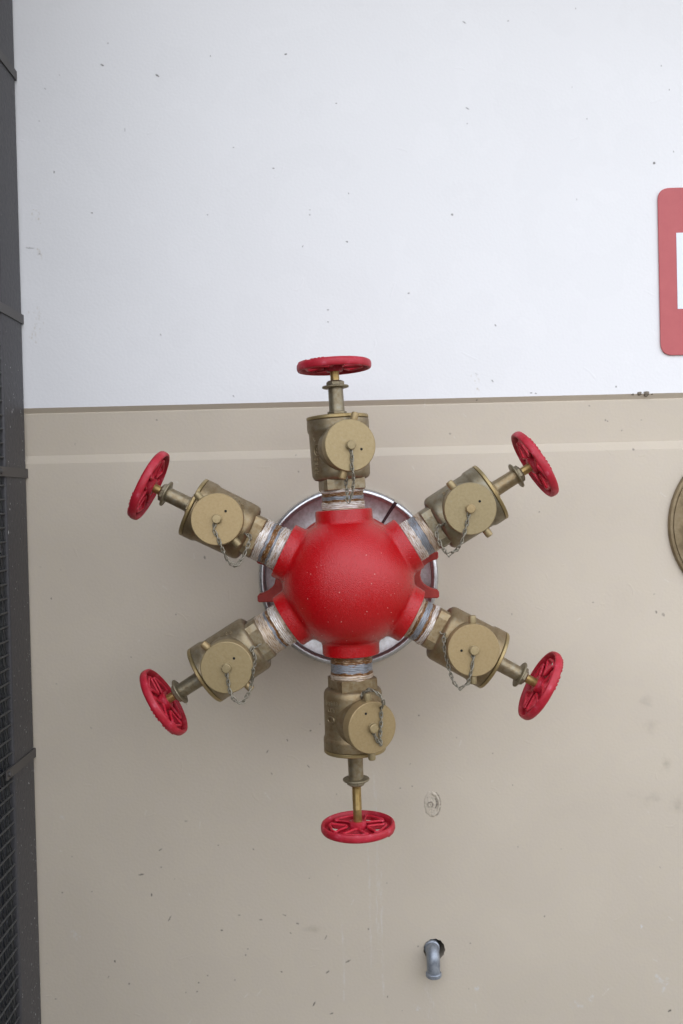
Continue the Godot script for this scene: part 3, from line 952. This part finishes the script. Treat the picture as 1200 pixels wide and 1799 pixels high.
func build_manifold():
	make_valve_parts()
	var m := thing("fire_hose_manifold", "glossy red ball manifold with six brass hose valves and red handwheels", "hose manifold", BALL)
	# ball with six threaded bosses
	var angs := [92.43, 30.91, -29.83, -89.10, -148.23, 152.83]
	var RB := .1205
	var b := MB.new()
	var prof := []
	for k in 65:
		var a := PI * k / 64 - PI / 2
		prof.append(Vector2(cos(a) * RB, sin(a) * RB))
	b.lathe(prof, 128)
	for g in angs:
		var a: float = deg_to_rad(g)
		var y := Vector3(cos(a), sin(a), 0)
		var xf := Transform3D(Basis(y.cross(Vector3(0, 0, 1)), y, Vector3(0, 0, 1)), Vector3.ZERO)
		var bp := [Vector2(.0385, .1316), Vector2(.0490, .1322), Vector2(.0512, .1312), Vector2(.0520, .1290), Vector2(.0523, .1135)]
		# fillet running into the ball
		for k in 9:
			var t := k / 8.0
			var rr: float = lerp(.0526, .0575, pow(t, 1.3))
			var sp := sqrt(RB * RB - rr * rr)
			bp.append(Vector2(rr, sp + .0042 * pow(1.0 - t, 2.2)))
		bp.append(Vector2(.0595, sqrt(RB * RB - .0595 * .0595) - .002))
		b.lathe(bp, 64, xf, 45)
	# neck towards the wall
	b.lathe([Vector2(.085, -.085), Vector2(.084, -.135)], 64, Transform3D(Basis(Vector3(1, 0, 0), Vector3(0, 0, 1), Vector3(0, -1, 0)), Vector3.ZERO))
	part("manifold_body", b, M.red_ball, m)
	# chips and flecks in the red paint
	b = MB.new()
	var rngb := RandomNumberGenerator.new()
	rngb.seed = 12
	for k in 34:
		var d := Vector3(rngb.randfn() * .55, rngb.randfn() * .5 - .25, 1.0).normalized()
		var u := d.cross(Vector3(.2, 1, .1)).normalized()
		var w := d.cross(u)
		var an := rngb.randf() * TAU
		var u2 := u * cos(an) + w * sin(an)
		var w2 := d.cross(u2)
		var rr := rngb.randf_range(.0004, .0010)
		var c := d * (RB + .0002)
		b.flat4([c - u2 * rr * 1.7, c + w2 * rr, c + u2 * rr * 1.3, c - w2 * rr * .8], d)
	part("paint_flecks", b, M.fleck, m).set_meta("kind", "stuff")
	# grooved coupling behind the ball, with bolt ears at both sides
	b = MB.new()
	var back := Transform3D(Basis(Vector3(1, 0, 0), Vector3(0, 0, 1), Vector3(0, -1, 0)), Vector3.ZERO)
	b.lathe([Vector2(.086, -.096), Vector2(.118, -.096), Vector2(.1225, -.0995), Vector2(.124, -.106), Vector2(.124, -.134), Vector2(.121, -.140), Vector2(.086, -.142)], 80, back)
	for s in [-1.0, 1.0]:
		var ear := []
		for p in [Vector2(.104, .060), Vector2(.130, .0475), Vector2(.150, .0455), Vector2(.1735, .0455), Vector2(.1765, .0425), Vector2(.1765, .0335), Vector2(.1740, .0300), Vector2(.166, .0280), Vector2(.156, .0235), Vector2(.147, .0165), Vector2(.1425, .009), Vector2(.1405, 0)]: ear.append(Vector2(p.x * s, p.y))
		for p in [Vector2(.1425, -.009), Vector2(.147, -.0165), Vector2(.156, -.0235), Vector2(.166, -.0280), Vector2(.1740, -.0300), Vector2(.1765, -.0335), Vector2(.1765, -.0425), Vector2(.1735, -.0455), Vector2(.150, -.0455), Vector2(.130, -.0475), Vector2(.104, -.060)]: ear.append(Vector2(p.x * s, p.y))
		b.prism(ear, -.134, -.104, .0022)
	part("coupling", b, M.red_dull, m)
	b = MB.new()
	b.lathe([Vector2(.080, -.30), Vector2(.080, -.135)], 64, back)
	part("supply_pipe", b, M.red_dull, m)
	# six nipples and valves; kinds: t tape, d stained tape, r rust, z zinc; from the ball outwards
	var V := [
		{"ang": angs[0], "r0": .1672, "twist": 13.2, "wheel": .2265, "lug": 77.0, "hole": Vector2(.0195, -.007), "cap": 0, "spin": .3,
			"bands": [[.12, "d"], [.40, "t"], [.52, "r"], [.68, "z"], [.84, "r"], [1.0, "t"]],
			"marks": [["ring", -1.05, .073, 0.0, .0085, .0105], ["2", -1.05, .073, 1.57, .0075], ["1", -1.18, .094, .6, .010], ["4", -1.16, .046, -1.57, .0095]],
			"chain": [Vector3(0.0096,0.2425,0.0890),Vector3(0.0104,0.2356,0.0890),Vector3(0.0125,0.2238,0.0890),Vector3(0.0115,0.2081,0.0890),Vector3(0.0123,0.1964,0.0860),Vector3(0.0128,0.1808,0.0800),Vector3(0.0113,0.1670,0.0780),Vector3(0.0069,0.1493,0.0760),Vector3(0.0019,0.1475,0.0740),Vector3(0.0010,0.1654,0.0700),Vector3(-0.0002,0.1795,0.0640),Vector3(0.0011,0.1895,0.0580)]},
		{"ang": angs[1], "r0": .1735, "twist": -.5, "wheel": .2285, "lug": 126.0, "hole": Vector2(.0165, .0125), "cap": 1, "spin": 1.1,
			"bands": [[.42, "t"], [.72, "z"], [1.0, "d"]], "marks": [["4", -.95, .070, -1.57, .010]],
			"chain": [Vector3(0.2108,0.1240,0.0890),Vector3(0.2093,0.1126,0.0890),Vector3(0.2038,0.0924,0.0890),Vector3(0.1974,0.0721,0.0860),Vector3(0.1900,0.0593,0.0820),Vector3(0.1736,0.0488,0.0780),Vector3(0.1619,0.0672,0.0720),Vector3(0.1565,0.0851,0.0660),Vector3(0.1600,0.0982,0.0600),Vector3(0.1699,0.1032,0.0540)]},
		{"ang": angs[2], "r0": .1680, "twist": -3.6, "wheel": .2310, "lug": 89.0, "hole": Vector2(-.0215, 0.0), "cap": 2, "spin": .7,
			"bands": [[.22, "d"], [.36, "r"], [.62, "z"], [.74, "r"], [1.0, "t"]], "marks": [],
			"chain": [Vector3(0.2122,-0.1196,0.0890),Vector3(0.2125,-0.1307,0.0890),Vector3(0.2091,-0.1503,0.0890),Vector3(0.2029,-0.1730,0.0860),Vector3(0.1883,-0.1838,0.0820),Vector3(0.1780,-0.1715,0.0780),Vector3(0.1741,-0.1576,0.0720),Vector3(0.1699,-0.1408,0.0680),Vector3(0.1659,-0.1164,0.0640),Vector3(0.1651,-0.0969,0.0600),Vector3(0.1664,-0.0915,0.0540)]},
		{"ang": angs[3], "r0": .1735, "twist": -22.2, "wheel": .2755, "lug": 93.0, "hole": Vector2(-.012, .026), "cap": 2, "spin": .2,
			"bands": [[.10, "z"], [.36, "r"], [.70, "z"], [.80, "r"], [1.0, "d"]],
			"marks": [["5", 1.18, .040, 3.14, .0075], ["3", 1.22, .052, 3.14, .0075], ["ring", 1.25, .070, 0.0, .0085, .0055]],
			"chain": [Vector3(0.0391,-0.2516,0.0890),Vector3(0.0433,-0.2632,0.0890),Vector3(0.0488,-0.2720,0.0890),Vector3(0.0553,-0.2799,0.0890),Vector3(0.0541,-0.2654,0.0890),Vector3(0.0560,-0.2520,0.0890),Vector3(0.0575,-0.2347,0.0890),Vector3(0.0583,-0.2153,0.0900),Vector3(0.0552,-0.2020,0.0890),Vector3(0.0498,-0.1906,0.0880),Vector3(0.0405,-0.1831,0.0860),Vector3(0.0311,-0.1812,0.0800),Vector3(0.0216,-0.1893,0.0680),Vector3(0.0196,-0.2002,0.0580)]},
		{"ang": angs[4], "r0": .1790, "twist": -2.0, "wheel": .2240, "lug": 135.0, "hole": Vector2(.0135, .0160), "cap": 0, "spin": .95,
			"bands": [[.16, "d"], [.44, "t"], [.54, "r"], [.62, "z"], [1.0, "d"]], "marks": [["5", .95, .062, -1.57, .0100], ["ring", .95, .088, 0.0, .0042, .0042]],
			"chain": [Vector3(-0.2157,-0.1426,0.0890),Vector3(-0.2132,-0.1575,0.0890),Vector3(-0.2107,-0.1760,0.0890),Vector3(-0.2056,-0.1889,0.0870),Vector3(-0.1974,-0.1970,0.0850),Vector3(-0.1890,-0.1976,0.0830),Vector3(-0.1778,-0.1824,0.0800),Vector3(-0.1730,-0.1664,0.0740),Vector3(-0.1693,-0.1427,0.0680),Vector3(-0.1667,-0.1259,0.0640),Vector3(-0.1722,-0.1089,0.0600),Vector3(-0.1636,-0.1066,0.0520)]},
		{"ang": angs[5], "r0": .1800, "twist": 3.4, "wheel": .2235, "lug": 128.0, "hole": Vector2(.0155, .0135), "cap": 2, "spin": .45,
			"bands": [[.34, "t"], [.42, "z"], [.60, "r"], [.70, "z"], [1.0, "t"]], "marks": [["4", .98, .064, 1.57, .0100]],
			"chain": [Vector3(-0.2278,0.1174,0.0890),Vector3(-0.2311,0.1039,0.0890),Vector3(-0.2229,0.0865,0.0890),Vector3(-0.2168,0.0691,0.0880),Vector3(-0.2120,0.0565,0.0840),Vector3(-0.2054,0.0437,0.0800),Vector3(-0.1937,0.0389,0.0760),Vector3(-0.1826,0.0538,0.0720),Vector3(-0.1738,0.0745,0.0680),Vector3(-0.1708,0.0879,0.0620),Vector3(-0.1795,0.0936,0.0560)]}]
	var sd := 500
	for d in V:
		sd += 1
		var a: float = deg_to_rad(d.ang)
		var y := Vector3(cos(a), sin(a), 0)
		var nx := Transform3D(Basis(y.cross(Vector3(0, 0, 1)), y, Vector3(0, 0, 1)), y * .1300)
		part("pipe_nipple", nipple_mesh(d.r0 - .1300 + .002, d.bands, sd), M.nipple, m, nx)
		build_valve(m, d)

func build_small_things():
	# chrome escutcheon in two halves, open by a narrow slit
	var e := thing("escutcheon", "polished chrome split escutcheon ring on the wall behind the red ball", "escutcheon", Vector3(.0115, 1.3409, .0015))
	var axis := Transform3D(Basis(Vector3(1, 0, 0), Vector3(0, 0, 1), Vector3(0, -1, 0)), Vector3.ZERO)
	for k in 2:
		var b := MB.new()
		var g := .021
		var a0 := deg_to_rad(56.5) + PI * k + g
		b.lathe([Vector2(.1862, 0), Vector2(.1870, .004), Vector2(.1864, .0082), Vector2(.1848, .0118), Vector2(.1822, .0145), Vector2(.1790, .0156), Vector2(.1758, .0148), Vector2(.1730, .0122), Vector2(.1712, .0085), Vector2(.160, .0060), Vector2(.140, .0048), Vector2(.120, .0045), Vector2(.100, .0055), Vector2(.086, .0080)], 90, axis, 40, -a0 if k == 0 else -a0 + g, -a0 - PI + g if k == 0 else -a0 - PI + 2 * g)
		part("escutcheon_half", b, M.chrome, e)
	var bk := MB.new()
	bk.lathe([Vector2(.1835, .0), Vector2(.1835, .0015), Vector2(.083, .0015)], 90, axis)  # dark ring added so the slit shows shade instead of lit wall
	part("slit_shade_ring", bk, M.maroon, e)
	# drain elbow
	var b2 := MB.new()
	var pts := []
	for k in 11:
		var a := PI / 2 * k / 10.0 * .93
		pts.append(Vector3(0, -.020 + .020 * cos(a), .004 + .020 * sin(a)))
	var path := [Vector3(.0, 0, -.10), Vector3(0, 0, -.02)] + pts + [Vector3(0, -.044, .026)]
	b2.tube(path, .0138, 28)
	var dr := thing("drain_elbow", "small galvanised pipe elbow pointing down out of a round wall hole", "pipe", Vector3(.1680, .5580, 0))
	part("elbow_tube", b2, M.zinc, dr)
	b2 = MB.new()
	b2.lathe([Vector2(.0120, -.0005), Vector2(.0152, 0), Vector2(.0164, .0015), Vector2(.0164, .0070), Vector2(.0150, .0088), Vector2(.0136, .0092)], 32, Transform3D(Basis(), Vector3(0, -.0475, .026)))
	part("elbow_bead", b2, M.zinc, dr)
	b2 = MB.new()
	b2.lathe([Vector2(.0138, -.006), Vector2(.0156, -.005), Vector2(.0162, -.002), Vector2(.0160, .003), Vector2(.0138, .005)], 32, Transform3D(Basis(Vector3(1, 0, 0), Vector3(0, 0, 1), Vector3(0, -1, 0)), Vector3(0, 0, .002)))
	part("elbow_bead", b2, M.zinc, dr)
	# red sign with a white field, running out of the picture
	var s := thing("wall_sign", "red sign plate with rounded corners and white field on the white wall", "sign", Vector3(.6709, 1.7855, .0))
	b2 = MB.new()
	b2.prism(rounded_poly([Vector2(0, 0), Vector2(.50, 0), Vector2(.50, .3465), Vector2(0, .3465)], .026, 8), .0015, .0045, .0008)
	part("sign_plate", b2, M.sign_red, s)
	b2 = MB.new()
	b2.box(Vector3(.0367, .0955, .0045), Vector3(.4633, .2530, .0052), .0002)
	part("white_field", b2, M.sign_white, s)
	# round bronze wall plate beside the manifold
	var p := thing("bronze_wall_plate", "round dull bronze plate flat on the beige wall", "wall plate", Vector3(.8559, 1.4300, 0))
	b2 = MB.new()
	b2.lathe([Vector2(.1752, 0), Vector2(.1765, .002), Vector2(.1760, .0065), Vector2(.1735, .0088), Vector2(.1690, .0094)], 120, axis)
	part("plate_rim", b2, M.bronze, p)
	b2 = MB.new()
	b2.lathe([Vector2(.1690, .0094), Vector2(.1682, .0076), Vector2(.1672, .0076), Vector2(.1662, .0098), Vector2(.120, .0115), Vector2(.06, .0125), Vector2(0, .0125)], 120, axis)
	part("plate_face", b2, M.bronze, p)
